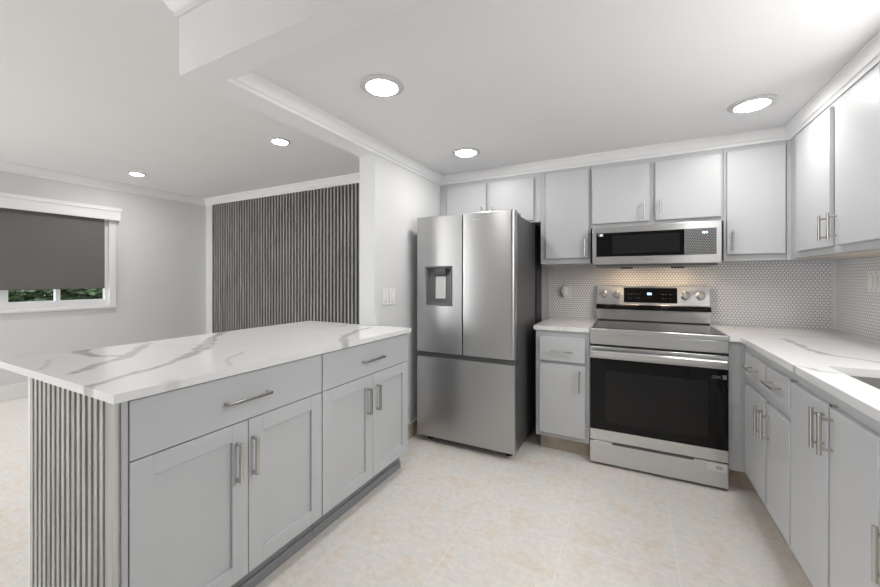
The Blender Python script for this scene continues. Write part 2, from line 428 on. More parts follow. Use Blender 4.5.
# ------------------------------------------------------------------ quartz tops with veins
def grid_top(name, xs, ys, inside, z1, th, veins, m, res=0.008, parent=None):
    """a slab whose outline is cut from the grid lines xs, ys; vein strength is written per vertex"""
    def fill(br):
        o = []
        for a, c in zip(br, br[1:]):
            k = max(1, round((c - a) / res)); o += [a + (c - a) * i / k for i in range(k)]
        return o + [br[-1]]
    X, Y = fill(xs), fill(ys); bm = BM(); vv = {}
    def V(i, j):
        if (i, j) not in vv: vv[(i, j)] = bm.verts.new((X[i], Y[j], z1))
        return vv[(i, j)]
    for i in range(len(X) - 1):
        for j in range(len(Y) - 1):
            if inside((X[i] + X[i + 1]) / 2, (Y[j] + Y[j + 1]) / 2):
                bm.faces.new((V(i, j), V(i + 1, j), V(i + 1, j + 1), V(i, j + 1)))
    ext = bmesh.ops.extrude_face_region(bm, geom=list(bm.faces))
    nv = [e for e in ext['geom'] if isinstance(e, bmesh.types.BMVert)]
    bmesh.ops.translate(bm, verts=nv, vec=(0, 0, -th))
    bmesh.ops.recalc_face_normals(bm, faces=bm.faces)
    o = obj(name, bm, m, parent)
    me = o.data; at = me.attributes.new('vein', 'FLOAT', 'POINT'); val = [0.0] * len(me.vertices)
    for k, v in enumerate(me.vertices):
        x, y = v.co.x, v.co.y
        wx = x + 0.018 * mnoise.noise((x * 9, y * 9, 1.0)) + 0.007 * mnoise.noise((x * 28, y * 28, 4.0))
        wy = y + 0.018 * mnoise.noise((x * 9, y * 9, 7.0)) + 0.007 * mnoise.noise((x * 28, y * 28, 9.0))
        s = 0.0
        for pts, amp in veins:
            for (ax, ay, aw), (bx, by, bw) in zip(pts, pts[1:]):
                dx, dy = bx - ax, by - ay; L = dx * dx + dy * dy
                tt = max(0, min(1, ((wx - ax) * dx + (wy - ay) * dy) / L))
                hw = (aw + (bw - aw) * tt) * (0.75 + 0.5 * mnoise.noise((x * 14, y * 14, 3.0)))
                dd = math.hypot(wx - ax - dx * tt, wy - ay - dy * tt)
                e = 1 - max(0, min(1, (dd - hw) / 0.009))
                s = max(s, amp * e * (0.82 + 0.35 * mnoise.noise((x * 30, y * 30, 5.0))))
        val[k] = max(0.0, min(1.0, s))
    at.data.foreach_set('value', val)
    return o
VEINS_ISLAND = [([(-1.404, 0.468, 0.028), (-1.438, 0.488, 0.0245), (-1.46, 0.543, 0.0175), (-1.491, 0.607, 0.0175), (-1.524, 0.696, 0.0158), (-1.565, 0.781, 0.014), (-1.623, 0.862, 0.0245), (-1.698, 0.951, 0.035), (-1.789, 1.038, 0.035), (-1.998, 1.19, 0.021), (-2.181, 1.388, 0.0175), (-2.193, 1.48, 0.0105)], 0.837), ([(-1.687, 0.542, 0.0105), (-1.73, 0.59, 0.021), (-1.799, 0.66, 0.0175), (-1.828, 0.724, 0.0245), (-1.862, 0.771, 0.0315), (-1.937, 0.828, 0.021), (-2.034, 0.897, 0.0245), (-2.116, 0.975, 0.0105)], 0.743), ([(-2.224, 0.731, 0.0385), (-2.125, 0.718, 0.028), (-2.029, 0.708, 0.021), (-1.966, 0.718, 0.014), (-1.92, 0.742, 0.014), (-1.874, 0.774, 0.014)], 0.81), ([(-2.045, 0.592, 0.0035), (-1.956, 0.56, 0.0035), (-1.87, 0.518, 0.0035)], 0.405), ([(-1.528, 1.064, 0.0035), (-1.474, 0.995, 0.0035), (-1.44, 0.946, 0.0035), (-1.318, 0.854, 0.0018)], 0.472), ([(-2.339, 0.978, 0.0018), (-1.961, 0.978, 0.0035), (-1.852, 1.128, 0.0018)], 0.27), ([(-1.537, 1.964, 0.0175), (-1.512, 1.832, 0.021), (-1.455, 1.673, 0.0175), (-1.372, 1.514, 0.0245), (-1.269, 1.429, 0.021), (-1.182, 1.352, 0.0175)], 0.675), ([(-1.754, 2.08, 0.0105), (-1.782, 2.007, 0.014), (-1.755, 1.898, 0.007)], 0.54), ([(-1.278, 0.624, 0.021), (-1.275, 0.651, 0.0175)], 0.27)]
VEINS_RIGHT = [([(0.764, 2.702, 0.0168), (0.763, 2.559, 0.0126), (0.757, 2.415, 0.0168), (0.758, 2.279, 0.0196), (0.774, 2.238, 0.0126), (0.795, 2.225, 0.0112), (0.841, 2.192, 0.0084), (0.887, 2.132, 0.0112), (0.923, 2.083, 0.0098)], 0.715), ([(0.747, 2.9, 0.0042), (0.839, 2.903, 0.007), (0.941, 2.892, 0.007), (1.022, 2.874, 0.0042), (1.076, 2.844, 0.0084), (1.129, 2.715, 0.0112)], 0.416), ([(0.522, 1.876, 0.014), (0.547, 1.923, 0.0112), (0.57, 1.901, 0.0084), (0.594, 1.877, 0.0098), (0.617, 1.83, 0.0056), (0.666, 1.822, 0.0042)], 0.65), ([(0.631, 1.738, 0.0028), (0.667, 1.652, 0.0042)], 0.26)]
VEINS_LEFT = [([(-0.512, 2.977, 0.013), (-0.439, 2.941, 0.0078), (-0.354, 2.784, 0.0052)], 0.54), ([(-0.553, 2.561, 0.0052), (-0.445, 2.706, 0.0039), (-0.256, 2.657, 0.0039)], 0.36)]

# ------------------------------------------------------------------ island
IX, IZ = -1.319, 0.929                       # face frame plane, counter top
FI = Face('+x', IX)
IXB, IY0, IYM, IY1 = -1.90, 0.539, 1.299, 2.03
def island_cabinet(y0, y1, label, dz, doors, hy, dh):
    t = thing('island_cabinet', label, 'cabinet', (IX - 0.3, (y0 + y1) / 2, 0), 'island cabinets')
    obj('carcass', box(BM(), IXB, IX, y0 + 0.0008, y1 - 0.0008, 0.124, IZ - 0.030), 'island_grey', t)
    tk = obj('toe_kick', box(BM(), IXB, IX - 0.048, y0 + 0.0008, y1 - 0.0008, 0, 0.124), 'toe_shade_grey', t)
    obj('base_moulding', prism(BM(), [(IX - 0.048, y0 + 0.001), (IX - 0.036, y0 + 0.001), (IX - 0.036, y1 - 0.001), (IX - 0.048, y1 - 0.001)], 0, 0.045), 'toe_shade_grey', tk, 0.004)
    d = obj('drawer', FI.box(BM(), y0 + 0.003, y1 - 0.003, 0.001, 0.02, dz, IZ - 0.036), 'island_grey', t, 0.0015)
    bar_handle(FI, d, hy, 0.799, 0.18, False, True, 0.026, 0.0058)
    ym = doors
    for (a, c, h) in ((y0 + 0.003, ym - 0.0015, dh[0]), (ym + 0.0015, y1 - 0.003, dh[1])):
        dr = shaker_door(FI, t, a, c, 0.126, dz - 0.004, 'island_grey')
        bar_handle(FI, dr, h, 0.572, 0.145, True, True, 0.026, 0.0058)
island_cabinet(IY0, IYM, 'grey island cabinet with shaker doors, next to the slatted end', 0.716, 0.919, 0.915, (0.872, 0.938))
island_cabinet(IYM, 2.058, 'grey island cabinet with shaker doors, at the end by the wall opening', 0.716, 1.687, 1.68, (1.638, 1.722))
# slatted end of the island
t = thing('slat_end_panel', 'grey wood slat panel, colour lightened as if lit, covering the near end of the island', 'panel', (-1.66, 0.523, 0))
obj('backing_board', box(BM(), -1.998, -1.395, 0.5335, 0.5385, 0, IZ - 0.030), 'felt_black', t)
b = BM(); n_s = 15; x0, x1 = -1.984, -1.392
pitch = (x1 - x0) / n_s
for k in range(n_s):
    a = x0 + k * pitch; box(b, a, a + pitch * 0.56, 0.521, 0.5333, 0.0, IZ - 0.031)
obj('slats', b, 'slat_wood_lit', t, 0.0015)
obj('corner_post', box(BM(), -1.391, IX + 0.012, 0.519, 0.5385, 0, IZ - 0.030), 'slat_post', t, 0.003)
obj('end_stile', box(BM(), IX + 0.0125, IX + 0.020, 0.524, 0.5385, 0.0, IZ - 0.030), 'frame_grey', t, 0.001)
obj('edge_strip', box(BM(), -2.004, -1.9845, 0.521, 0.5385, 0, IZ - 0.030), 'trim_white', t)
t = tag(obj('island_back_panel', box(BM(), -2.0, IXB - 0.001, 0.539, 2.03, 0, IZ - 0.030), 'wall_white', base=(-1.95, 1.28, 0)), 'white back of the island on the living room side, under the counter overhang', 'panel')
cx0, cx1, cy0, cy1 = -2.197, -1.274, 0.4946, 2.0587
tag(grid_top('island_countertop', [cx0, XP0 - 0.001, XP1 + 0.001, cx1], [cy0, YP - 0.002, cy1], lambda x, y: not (XP0 - 0.001 < x < XP1 + 0.001 and y > YP - 0.002), IZ, 0.0265, VEINS_ISLAND, 'quartz'),
    'white quartz island countertop with grey veins', 'countertop')

# ------------------------------------------------------------------ base cabinets along the back wall
RX0, RX1, RY = -0.2476, 0.5095, 2.6945       # range
YF, XF, ZT = 2.7205, 0.590, 0.914            # face frames of the base runs, counter height
FB = Face('-y', YF); FR = Face('-x', XF)
t = thing('base_cabinet', 'narrow grey base cabinet between the refrigerator and the range', 'cabinet', (-0.44, 3.0, 0), 'base cabinets')
obj('carcass', box(BM(), -0.617, RX0 - 0.004, YF, YB - 0.002, 0.118, ZT - 0.031), 'frame_grey', t, 0.002)
obj('toe_kick', box(BM(), -0.600, RX0 - 0.004, YF + 0.08, YF + 0.1, 0, 0.118), 'skirting_tile', t)
d = slab_door(FB, t, -0.588, -0.279, 0.668, 0.838, 'cabinet_grey', 'drawer'); bar_handle(FB, d, -0.43, 0.742, 0.15, False)
d = slab_door(FB, t, -0.588, -0.279, 0.150, 0.644, 'cabinet_grey'); bar_handle(FB, d, -0.312, 0.545, 0.15, True)
tag(grid_top('countertop', [-0.628, RX0 - 0.003], [2.6976, YB - 0.010], lambda x, y: True, ZT, 0.030, VEINS_LEFT, 'quartz_left', 0.006),
    'short white quartz countertop between the refrigerator and the range', 'countertop')

# ------------------------------------------------------------------ base cabinets along the right wall
t = thing('base_cabinet', 'grey corner base cabinet with two small drawers, right of the range', 'cabinet', (0.85, 2.6, 0), 'base cabinets')
b = prism(BM(), [(XF, 1.978), (XR - 0.002, 1.978), (XR - 0.002, YB - 0.002), (RX1 + 0.004, YB - 0.002), (RX1 + 0.004, YF), (XF, YF)], 0.125, ZT - 0.031)
obj('carcass', b, 'frame_grey', t)
b = prism(BM(), [(XF + 0.06, 1.978), (XF + 0.08, 1.978), (XF + 0.08, YF + 0.08), (RX1 + 0.004, YF + 0.08), (RX1 + 0.004, YF + 0.06), (XF + 0.06, YF + 0.06)], 0, 0.125)
obj('toe_kick', b, 'skirting_tile', t)
for (a, c, hu, du) in ((2.300, 2.634, 2.316, 2.45), (1.984, 2.263, 2.230, 2.12)):
    d = slab_door(FR, t, a, c, 0.715, 0.838, 'cabinet_grey', 'drawer'); bar_handle(FR, d, du, 0.780, 0.15, False)
    d = slab_door(FR, t, a, c, 0.168, 0.664, 'cabinet_grey'); bar_handle(FR, d, hu, 0.556, 0.145, True, out=0.030)
for u, z in ((2.281, 0.835), (2.281, 0.655)): obj('hinge', FR.box(BM(), u - 0.012, u + 0.012, 0.001, 0.012, z - 0.006, z), 'nickel', t)
t = thing('base_cabinet', 'grey sink base cabinet with two tall plain doors', 'cabinet', (0.85, 1.67, 0), 'base cabinets')
SX0, SX1, SKY0, SKY1 = 0.672, 1.06, 1.395, 1.955   # sink cutout
b = BM()
box(b, XF, XF + 0.02, 1.368, 1.977, 0.125, ZT - 0.031); box(b, XF + 0.02, XR - 0.002, 1.368, 1.386, 0.125, ZT - 0.031); box(b, XF + 0.02, XR - 0.002, 1.966, 1.977, 0.125, ZT - 0.031)
box(b, XF + 0.02, XR - 0.002, 1.386, 1.966, 0.125, 0.143)
obj('carcass', b, 'frame_grey', t)
obj('toe_kick', box(BM(), XF + 0.06, XF + 0.08, 1.368, 1.977, 0, 0.125), 'skirting_tile', t)
for (a, c, hu) in ((1.655, 1.968, 1.676), (1.374, 1.640, 1.617)):
    d = slab_door(FR, t, a, c, 0.168, 0.836, 'cabinet_grey'); bar_handle(FR, d, hu, 0.752, 0.135, True, out=0.032, r=0.0062)
for u in (1.9735, 1.6475): obj('hinge', FR.box(BM(), u - 0.014, u + 0.004, 0.001, 0.016, 0.838, 0.844), 'nickel', t)
t = thing('base_cabinet', 'grey base cabinet nearest the camera at the right edge of the photo', 'cabinet', (0.85, 0.98, 0), 'base cabinets')
obj('carcass', box(BM(), XF, XR - 0.002, 0.60, 1.367, 0.125, ZT - 0.031), 'frame_grey', t)
obj('toe_kick', box(BM(), XF + 0.06, XF + 0.08, 0.60, 1.367, 0, 0.125), 'skirting_tile', t)
for (a, c, hu, du) in ((1.000, 1.356, 1.310, 1.18), (0.62, 0.985, 0.66, 0.80)):
    d = slab_door(FR, t, a, c, 0.715, 0.838, 'cabinet_grey', 'drawer'); bar_handle(FR, d, du, 0.780, 0.15, False)
    d = slab_door(FR, t, a, c, 0.168, 0.664, 'cabinet_grey'); bar_handle(FR, d, hu, 0.567, 0.14, True, out=0.032, r=0.0062)
XRC = 0.5638
tag(grid_top('countertop', [RX1 + 0.003, XRC, SX0, SX1, XR - 0.010], [0.585, SKY0, SKY1, 2.6976, YB - 0.010],
    lambda x, y: not (x < XRC and y < 2.6976) and not (SX0 < x < SX1 and SKY0 < y < SKY1), ZT, 0.030, VEINS_RIGHT, 'quartz'),
    'white quartz countertop with grey veins around the sink, along the right wall', 'countertop')
# sink basin under the cutout
t = thing('kitchen_sink', 'stainless steel undermount sink set in the right countertop', 'sink', ((SX0 + SX1) / 2, (SKY0 + SKY1) / 2, 0.69))
b = BM(); q = 0.004; zt, zb = ZT - 0.0305, 0.69
box(b, SX0 - q - 0.004, SX1 + q + 0.004, SKY0 - q, SKY1 + q, zb, zb + 0.004)
box(b, SX0 - 0.008, SX0 - 0.004, SKY0 - q, SKY1 + q, zb, zt); box(b, SX1 + 0.004, SX1 + 0.008, SKY0 - q, SKY1 + q, zb, zt)
box(b, SX0 - q, SX1 + q, SKY0 - q, SKY0 - q + 0.003, zb, zt); box(b, SX0 - q, SX1 + q, SKY1 + q - 0.003, SKY1 + q, zb, zt)
obj('basin', b, 'sink_steel', t)
obj('drain', lathe(BM(), [(0.045, 0.0), (0.043, 0.004), (0.03, 0.002), (0.0, 0.001)], ((SX0 + SX1) / 2, (SKY0 + SKY1) / 2, zb + 0.004)), 'chrome', t)

# ------------------------------------------------------------------ tile backsplash
ZU = 1.3678
tag(obj('tile_backsplash', box(BM(), -0.648, 1.168, YB - 0.009, YB - 0.001, ZT - 0.02, ZU + 0.02), 'mosaic_back', base=(0.27, YB, ZT)), 'white penny tile backsplash on the back wall behind the range', 'backsplash', 'tile backsplashes')
tag(obj('tile_backsplash', box(BM(), XR - 0.009, XR - 0.001, 0.60, YB - 0.028, ZT - 0.02, ZU + 0.02), 'mosaic_right', base=(XR, 1.9, ZT)), 'white penny tile backsplash on the right wall above the sink counter', 'backsplash', 'tile backsplashes')
b = prism(BM(), [(1.169, YB - 0.011), (1.169, YB - 0.001), (XR - 0.001, YB - 0.001), (XR - 0.001, YB - 0.027), (XR - 0.011, YB - 0.027), (XR - 0.011, YB - 0.011)], ZT + 0.001, ZU)
struct('trim_4', b, 'trim_white')

# ------------------------------------------------------------------ wall cabinets
FU = Face('-y', YU); FV = Face('-x', XU)
ZTOP = ZK - 0.002
def wall_cabinet(x0, x1, z0, label, doors):
    t = thing('wall_cabinet', label, 'cabinet', ((x0 + x1) / 2, YB, z0), 'wall cabinets')
    obj('carcass', box(BM(), x0 + 0.0005, x1 - 0.0005, YU, YB - 0.010, z0, ZTOP), 'frame_grey', t, 0.0015)
    for (a, c, d0, d1, hu, hz, hl) in doors:
        d = slab_door(FU, t, a, c, d0, d1, 'cabinet_grey')
        bar_handle(FU, d, hu, hz, hl, True)
    return t
wall_cabinet(XP1 + 0.002, -0.642, 1.706, 'short grey wall cabinet with two doors above the refrigerator', [(-1.472, -1.098, 1.722, 2.066, -1.128, 1.80, 0.12), (-1.070, -0.695, 1.722, 2.066, -1.040, 1.80, 0.12)])
wall_cabinet(-0.642, -0.270, ZU, 'tall single-door grey wall cabinet between the refrigerator and the microwave', [(-0.600, -0.284, 1.408, 2.078, -0.307, 1.485, 0.125)])
wall_cabinet(-0.270, 0.538, 1.630, 'short grey wall cabinet with two doors above the microwave', [(-0.258, 0.116, 1.658, 2.068, 0.085, 1.735, 0.12), (0.150, 0.524, 1.658, 2.068, 0.180, 1.735, 0.12)])
wall_cabinet(0.538, 0.850, ZU, 'tall single-door grey wall cabinet right of the microwave', [(0.552, 0.842, 1.408, 2.074, 0.578, 1.495, 0.125)])
def side_cabinet(y0, y1, label, doors, x1=XR - 0.010):
    t = thing('wall_cabinet', label, 'cabinet', (XR, (y0 + y1) / 2, ZU), 'wall cabinets')
    obj('carcass', box(BM(), XU, x1, y0 + 0.0005, y1 - 0.0005, ZU + 0.006, ZTOP), 'frame_grey', t, 0.0015)
    obj('bottom_panel', box(BM(), XU + 0.022, x1, y0 + 0.001, y1 - 0.001, ZU, ZU + 0.0055), 'wood_tan', t)
    for (a, c, hu) in doors:
        d = slab_door(FV, t, a, c, 1.408, 2.080, 'cabinet_grey'); bar_handle(FV, d, hu, 1.498, 0.125, True, out=0.030)
side_cabinet(2.025, 2.940, 'large two-door grey wall cabinet on the right wall', [(2.449, 2.850, 2.468), (2.040, 2.396, 2.374)])
t = thing('wall_cabinet_filler', 'grey corner filler between the wall cabinets at the right corner', 'filler', (1.0, 3.1, ZU))
obj('panel', prism(BM(), [(0.8505, YU), (XU, YU), (XU, 2.9405), (XR - 0.012, 2.9405), (XR - 0.012, YB - 0.012), (0.8505, YB - 0.012)], ZU, ZTOP), 'frame_grey', t)

# ------------------------------------------------------------------ refrigerator
FX0, FX1, FY = -1.473, -0.701, 2.461
FXM = -1.089
t = thing('refrigerator', 'stainless steel french door refrigerator with a water dispenser in its left door', 'refrigerator', (-1.087, 2.85, 0))
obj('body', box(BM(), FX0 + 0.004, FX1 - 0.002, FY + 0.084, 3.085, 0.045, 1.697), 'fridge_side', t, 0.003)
obj('back_cover', box(BM(), FX0 + 0.01, FX1 + 0.006, 3.0855, 3.28, 0.06, 1.696), 'black_plastic', t)
obj('door_gasket', box(BM(), FX0 + 0.012, FX1 - 0.012, FY + 0.070, FY + 0.0838, 0.06, 1.69), 'black_plastic', t)
def rounded(x0, x1, rl, rr, y0, y1):
    pts = [(x0, y1)]
    for r, cx, a0, a1 in ((rl, x0 + rl, 180, 270), (rr, x1 - rr, 270, 360)):
        for k in range(9):
            a = R(a0 + (a1 - a0) * k / 8); pts.append((cx + r * math.cos(a), y0 + r + r * math.sin(a)))
    return pts + [(x1, y1)]
ZD0, ZD1 = 0.694, 1.724
# left door with the dispenser pocket
px0, px1, pz0, pz1, pd = -1.396, -1.172, 1.050, 1.342, 0.052
b = BM(); yb_ = FY + 0.069
xs = [FX0, px0, px1, FXM - 0.004]; zs = [ZD0, pz0, pz1, ZD1]
gv = {(i, k): b.verts.new((xs[i], FY, zs[k])) for i in range(4) for k in range(4)}
for i in range(3):
    for k in range(3):
        if (i, k) != (1, 1): b.faces.new((gv[i, k], gv[i + 1, k], gv[i + 1, k + 1], gv[i, k + 1]))
bk = {(i, k): b.verts.new((xs[i], yb_, zs[k])) for i in (0, 3) for k in (0, 3)}
b.faces.new((bk[0, 0], bk[0, 3], bk[3, 3], bk[3, 0]))
for side in ([(i, 0) for i in range(4)], [(i, 3) for i in range(4)], [(0, k) for k in range(4)], [(3, k) for k in range(4)]):
    b.faces.new([gv[s] for s in side] + [bk[side[-1]], bk[side[0]]])
pk = {(i, k): b.verts.new((xs[i], FY + pd, zs[k])) for i in (1, 2) for k in (1, 2)}
for a, c in (((1, 1), (2, 1)), ((2, 1), (2, 2)), ((2, 2), (1, 2)), ((1, 2), (1, 1))): b.faces.new((gv[a], gv[c], pk[c], pk[a]))
b.faces.new((pk[1, 1], pk[2, 1], pk[2, 2], pk[1, 2]))
bmesh.ops.recalc_face_normals(b, faces=b.faces)
dl = obj('left_door', b, 'steel_fridge', t, 0.005)
b = BM(); q = 0.005
box(b, px0 + q, px1 - q, FY + 0.046, FY + 0.051, pz0 + q, pz1 - q)
for (a, c, e, f) in ((px0 + q, px0 + q + 0.004, pz0 + q, pz1 - q), (px1 - q - 0.004, px1 - q, pz0 + q, pz1 - q), (px0 + q, px1 - q, pz1 - q - 0.004, pz1 - q), (px0 + q, px1 - q, pz0 + q, pz0 + q + 0.012)):
    box(b, a, c, FY + 0.002, FY + 0.0455, e, f)
dp = obj('dispenser', b, 'grey_plastic', dl)
b = BM(); prism_x(b, [(FY + 0.004, pz1 - 0.010), (FY + 0.0455, pz1 - 0.010), (FY + 0.0455, pz1 - 0.070), (FY + 0.018, pz1 - 0.066), (FY + 0.004, pz1 - 0.040)], -1.332, -1.232)
obj('spout', b, 'dark_plastic', dp, 0.006)
b = BM(); prism_x(b, [(FY + 0.036, 1.270), (FY + 0.045, 1.270), (FY + 0.045, 1.100), (FY + 0.030, 1.100)], -1.326, -1.240)
obj('paddle', b, 'label_white', dp, 0.002)
dr = obj('right_door', prism(BM(), rounded(FXM + 0.004, FX1, 0.004, 0.030, FY, FY + 0.069), ZD0, ZD1), 'steel_fridge', t, 0.003)
text('brand_mark', 'SAMSUNG', 0.014, 'label_white', dr, (-0.978, FY - 0.0006, 1.672), FACE_MY)
fz = obj('freezer_drawer', prism(BM(), rounded(FX0, FX1, 0.006, 0.014, FY, FY + 0.069), 0.052, 0.656), 'steel_fridge', t, 0.003)
obj('drawer_handle_recess', box(BM(), FX0 + 0.002, FX1 - 0.004, FY + 0.022, FY + 0.068, 0.6565, 0.6935), 'dark_plastic', t)
for x in (FX0 + 0.05, FX1 - 0.05):
    b = BM(); box(b, x - 0.04, x + 0.04, FY + 0.045, FY + 0.22, 1.7245, 1.734) if False else box(b, x - 0.04, x + 0.04, FY + 0.0695, FY + 0.20, 1.6975, 1.722)
    obj('hinge_cover', b, 'grey_plastic', t, 0.006)
for x in (FX0 + 0.07, FX1 - 0.07):
    for y in (FY + 0.10, 3.02): obj('foot', cyl(BM(), (x, y, 0), (x, y, 0.045), 0.024, 16), 'black_plastic', t)

# ------------------------------------------------------------------ range
t = thing('range', 'freestanding stainless steel electric range with a black glass oven door', 'range', (0.131, 3.0, 0))
obj('body', box(BM(), RX0 + 0.002, RX1 - 0.002, RY + 0.045, 3.308, 0.030, 0.884), 'dark_plastic', t)
ct = obj('cooktop_frame', box(BM(), RX0, RX1, RY - 0.006, 3.250, 0.8845, 0.9175), 'steel', t, 0.005)
cg = obj('cooktop_glass', box(BM(), RX0 + 0.012, RX1 - 0.012, RY + 0.014, 3.244, 0.9178, 0.9202), 'cooktop_glass', t)
for x, y, r in ((-0.06, 2.86, 0.105), (0.33, 2.86, 0.085), (-0.05, 3.10, 0.075), (0.32, 3.10, 0.105)):
    b = BM(); seg = 48
    for a, c in ((r - 0.0015, r + 0.0015),):
        v0 = [b.verts.new((x + a * math.cos(2 * math.pi * k / seg), y + a * math.sin(2 * math.pi * k / seg), 0.92035)) for k in range(seg)]
        v1 = [b.verts.new((x + c * math.cos(2 * math.pi * k / seg), y + c * math.sin(2 * math.pi * k / seg), 0.92035)) for k in range(seg)]
        for k in range(seg): b.faces.new((v0[k], v0[(k + 1) % seg], v1[(k + 1) % seg], v1[k]))
    bmesh.ops.recalc_face_normals(b, faces=b.faces)
    obj('burner_ring', b, 'label_grey', cg)
fp = obj('front_panel', box(BM(), RX0 + 0.001, RX1 - 0.001, RY, RY + 0.044, 0.812, 0.884), 'steel', t, 0.003)
b = BM()
for (a, c, e, f) in ((RX0 + 0.045, RX1 - 0.045, 0.826, 0.829), (RX0 + 0.045, RX1 - 0.045, 0.866, 0.869), (RX0 + 0.042, RX0 + 0.046, 0.826, 0.869), (RX1 - 0.050, RX1 - 0.042, 0.826, 0.869)):
    box(b, a, c, RY - 0.003, RY - 0.0002, e, f)
obj('panel_bead', b, 'steel_light', fp)
# backguard
yb0 = 3.252
bgd = obj('backguard', prism_x(BM(), [(yb0, 0.885), (yb0, 1.042), (yb0 + 0.012, 1.048), (yb0 + 0.030, 1.198), (3.312, 1.198), (3.312, 0.885)], RX0, RX1), 'steel', t, 0.003)
obj('vent_strip', prism_x(BM(), [(yb0 - 0.020, 1.010), (yb0 - 0.020, 1.036), (yb0 - 0.0005, 1.047), (yb0 - 0.0005, 1.010)], RX0 - 0.001, RX1 + 0.001), 'black_glass', bgd, 0.002)
sl = 0.018 / 0.144
def guard(z): return yb0 + 0.012 + (z - 1.048) * sl
dsp = obj('display', prism_x(BM(), [(guard(1.066) - 0.002, 1.066), (guard(1.180) - 0.002, 1.180), (guard(1.180) + 0.001, 1.180), (guard(1.066) + 0.001, 1.066)], -0.050, 0.308), 'black_glass', bgd)
b = BM()
for x in (0.112, 0.122, 0.134): box(b, x, x + 0.007, guard(1.135) - 0.0035, guard(1.135) - 0.0025, 1.125, 1.143)
obj('clock_digits', b, 'led_blue', dsp)
for x in (-0.02, 0.0, 0.03, 0.05, 0.21, 0.23, 0.26):
    for z in (1.098, 1.130): obj('button_mark', box(BM(), x, x + 0.009, guard(z) - 0.0032, guard(z) - 0.0022, z, z + 0.003), 'label_grey', dsp)
for x in (-0.197, -0.101, 0.358, 0.452):
    z = 1.126; y = guard(z)
    k = obj('knob', lathe(BM(), [(0.0, 0.0), (0.030, 0.0), (0.030, 0.006), (0.024, 0.009), (0.0225, 0.032), (0.020, 0.035), (0.0, 0.035)], (x, y - 0.0005, z), 'y', 32), 'steel_light', bgd)
    obj('grip', box(BM(), x - 0.0045, x + 0.0045, y - 0.044, y - 0.0357, z - 0.019, z + 0.019), 'steel_light', k, 0.002)
obj('shadow_gap_strip', box(BM(), RX0 + 0.004, RX1 - 0.004, yb0 - 0.004, yb0 - 0.0005, 0.9205, 0.9275), 'black_plastic', bgd)  # dark strip standing in for the shadow gap under the backguard
# oven door
od = obj('oven_door', box(BM(), RX0 + 0.001, RX1 - 0.001, RY, RY + 0.040, 0.168, 0.797), 'steel', t, 0.003)
obj('door_glass', box(BM(), RX0 + 0.003, RX1 - 0.003, RY - 0.003, RY - 0.0003, 0.242, 0.718), 'black_glass', od)
obj('oven_window', box(BM(), RX0 + 0.10, RX1 - 0.10, RY - 0.0036, RY - 0.0031, 0.295, 0.640), 'oven_window', od)
b = BM(); prism_x(b, [(RY - 0.050, 0.738), (RY - 0.055, 0.746), (RY - 0.055, 0.768), (RY - 0.048, 0.777), (RY - 0.026, 0.780), (RY - 0.026, 0.738)], RX0 + 0.014, RX1 - 0.014)
for x in (RX0 + 0.014, RX1 - 0.044): box(b, x, x + 0.030, RY - 0.0262, RY - 0.0003, 0.742, 0.774)
obj('handle', b, 'steel_light', od, 0.003)
b = BM(); box(b, 0.478, 0.498, RY - 0.0045, RY - 0.0036, 0.660, 0.684); lg = obj('energy_mark', b, 'label_grey', od)
b = BM(); box(b, 0.425, 0.470, RY - 0.0045, RY - 0.0036, 0.664, 0.668); box(b, 0.430, 0.470, RY - 0.0045, RY - 0.0036, 0.674, 0.677); obj('printed_lines', b, 'label_grey', od)
# storage drawer
sd = obj('storage_drawer', box(BM(), RX0 + 0.001, RX1 - 0.001, RY, RY + 0.040, 0.018, 0.164), 'steel', t, 0.003)
obj('finger_slot', box(BM(), -0.111, 0.339, RY - 0.0008, RY + 0.001, 0.152, 0.1645), 'dark_plastic', sd)
st = obj('sticker', box(BM(), 0.405, 0.496, RY - 0.0012, RY - 0.0002, 0.112, 0.156), 'label_white', sd)
b = BM()
for z, l in ((0.140, 0.03), (0.133, 0.036), (0.126, 0.028)): box(b, 0.447, 0.447 + l, RY - 0.0018, RY - 0.0013, z, z + 0.003)
obj('printed_lines', b, 'label_grey', st)
for x in (RX0 + 0.012, RX1 - 0.012): obj('corner_clip', box(BM(), x - 0.011, x + 0.011, RY - 0.001, RY + 0.03, 0.1645, 0.1675), 'black_plastic', t)
for x in (RX0 + 0.05, RX1 - 0.05):
    for y in (RY + 0.07, 3.25): obj('foot', cyl(BM(), (x, y, 0), (x, y, 0.0295), 0.028, 16), 'black_plastic', t)
b = box(BM(), RX0 + 0.02, RX1 - 0.02, RY + 0.012, RY + 0.044, 0.7975, 0.8115); obj('vent_gap', b, 'black_plastic', t)

# ------------------------------------------------------------------ microwave
MY, MZ0, MZ1 = 2.885, 1.342, 1.622
t = thing('microwave', 'stainless over-the-range microwave with a dark glass door', 'microwave', (0.131, 3.1, MZ0))
obj('body', box(BM(), RX0 + 0.002, RX1 - 0.002, MY + 0.020, YB - 0.011, MZ0 + 0.012, MZ1), 'grey_plastic', t)
fr = obj('front_frame', box(BM(), RX0, RX1, MY, MY + 0.0195, MZ0 + 0.012, MZ1), 'steel', t, 0.004)
obj('door_glass', box(BM(), RX0 + 0.026, 0.312, MY - 0.003, MY - 0.0003, 1.408, 1.576), 'black_glass', fr)
obj('door_window', box(BM(), -0.12, 0.285, MY - 0.0036, MY - 0.0031, 1.430, 1.556), 'oven_window', fr)
cp = obj('control_panel', box(BM(), 0.314, 0.482, MY - 0.003, MY - 0.0003, 1.408, 1.576), 'panel_dots', fr)
b = BM()
for x in (0.408, 0.418, 0.430): box(b, x, x + 0.006, MY - 0.0042, MY - 0.0032, 1.542, 1.556)
obj('clock_digits', b, 'led_blue', cp)
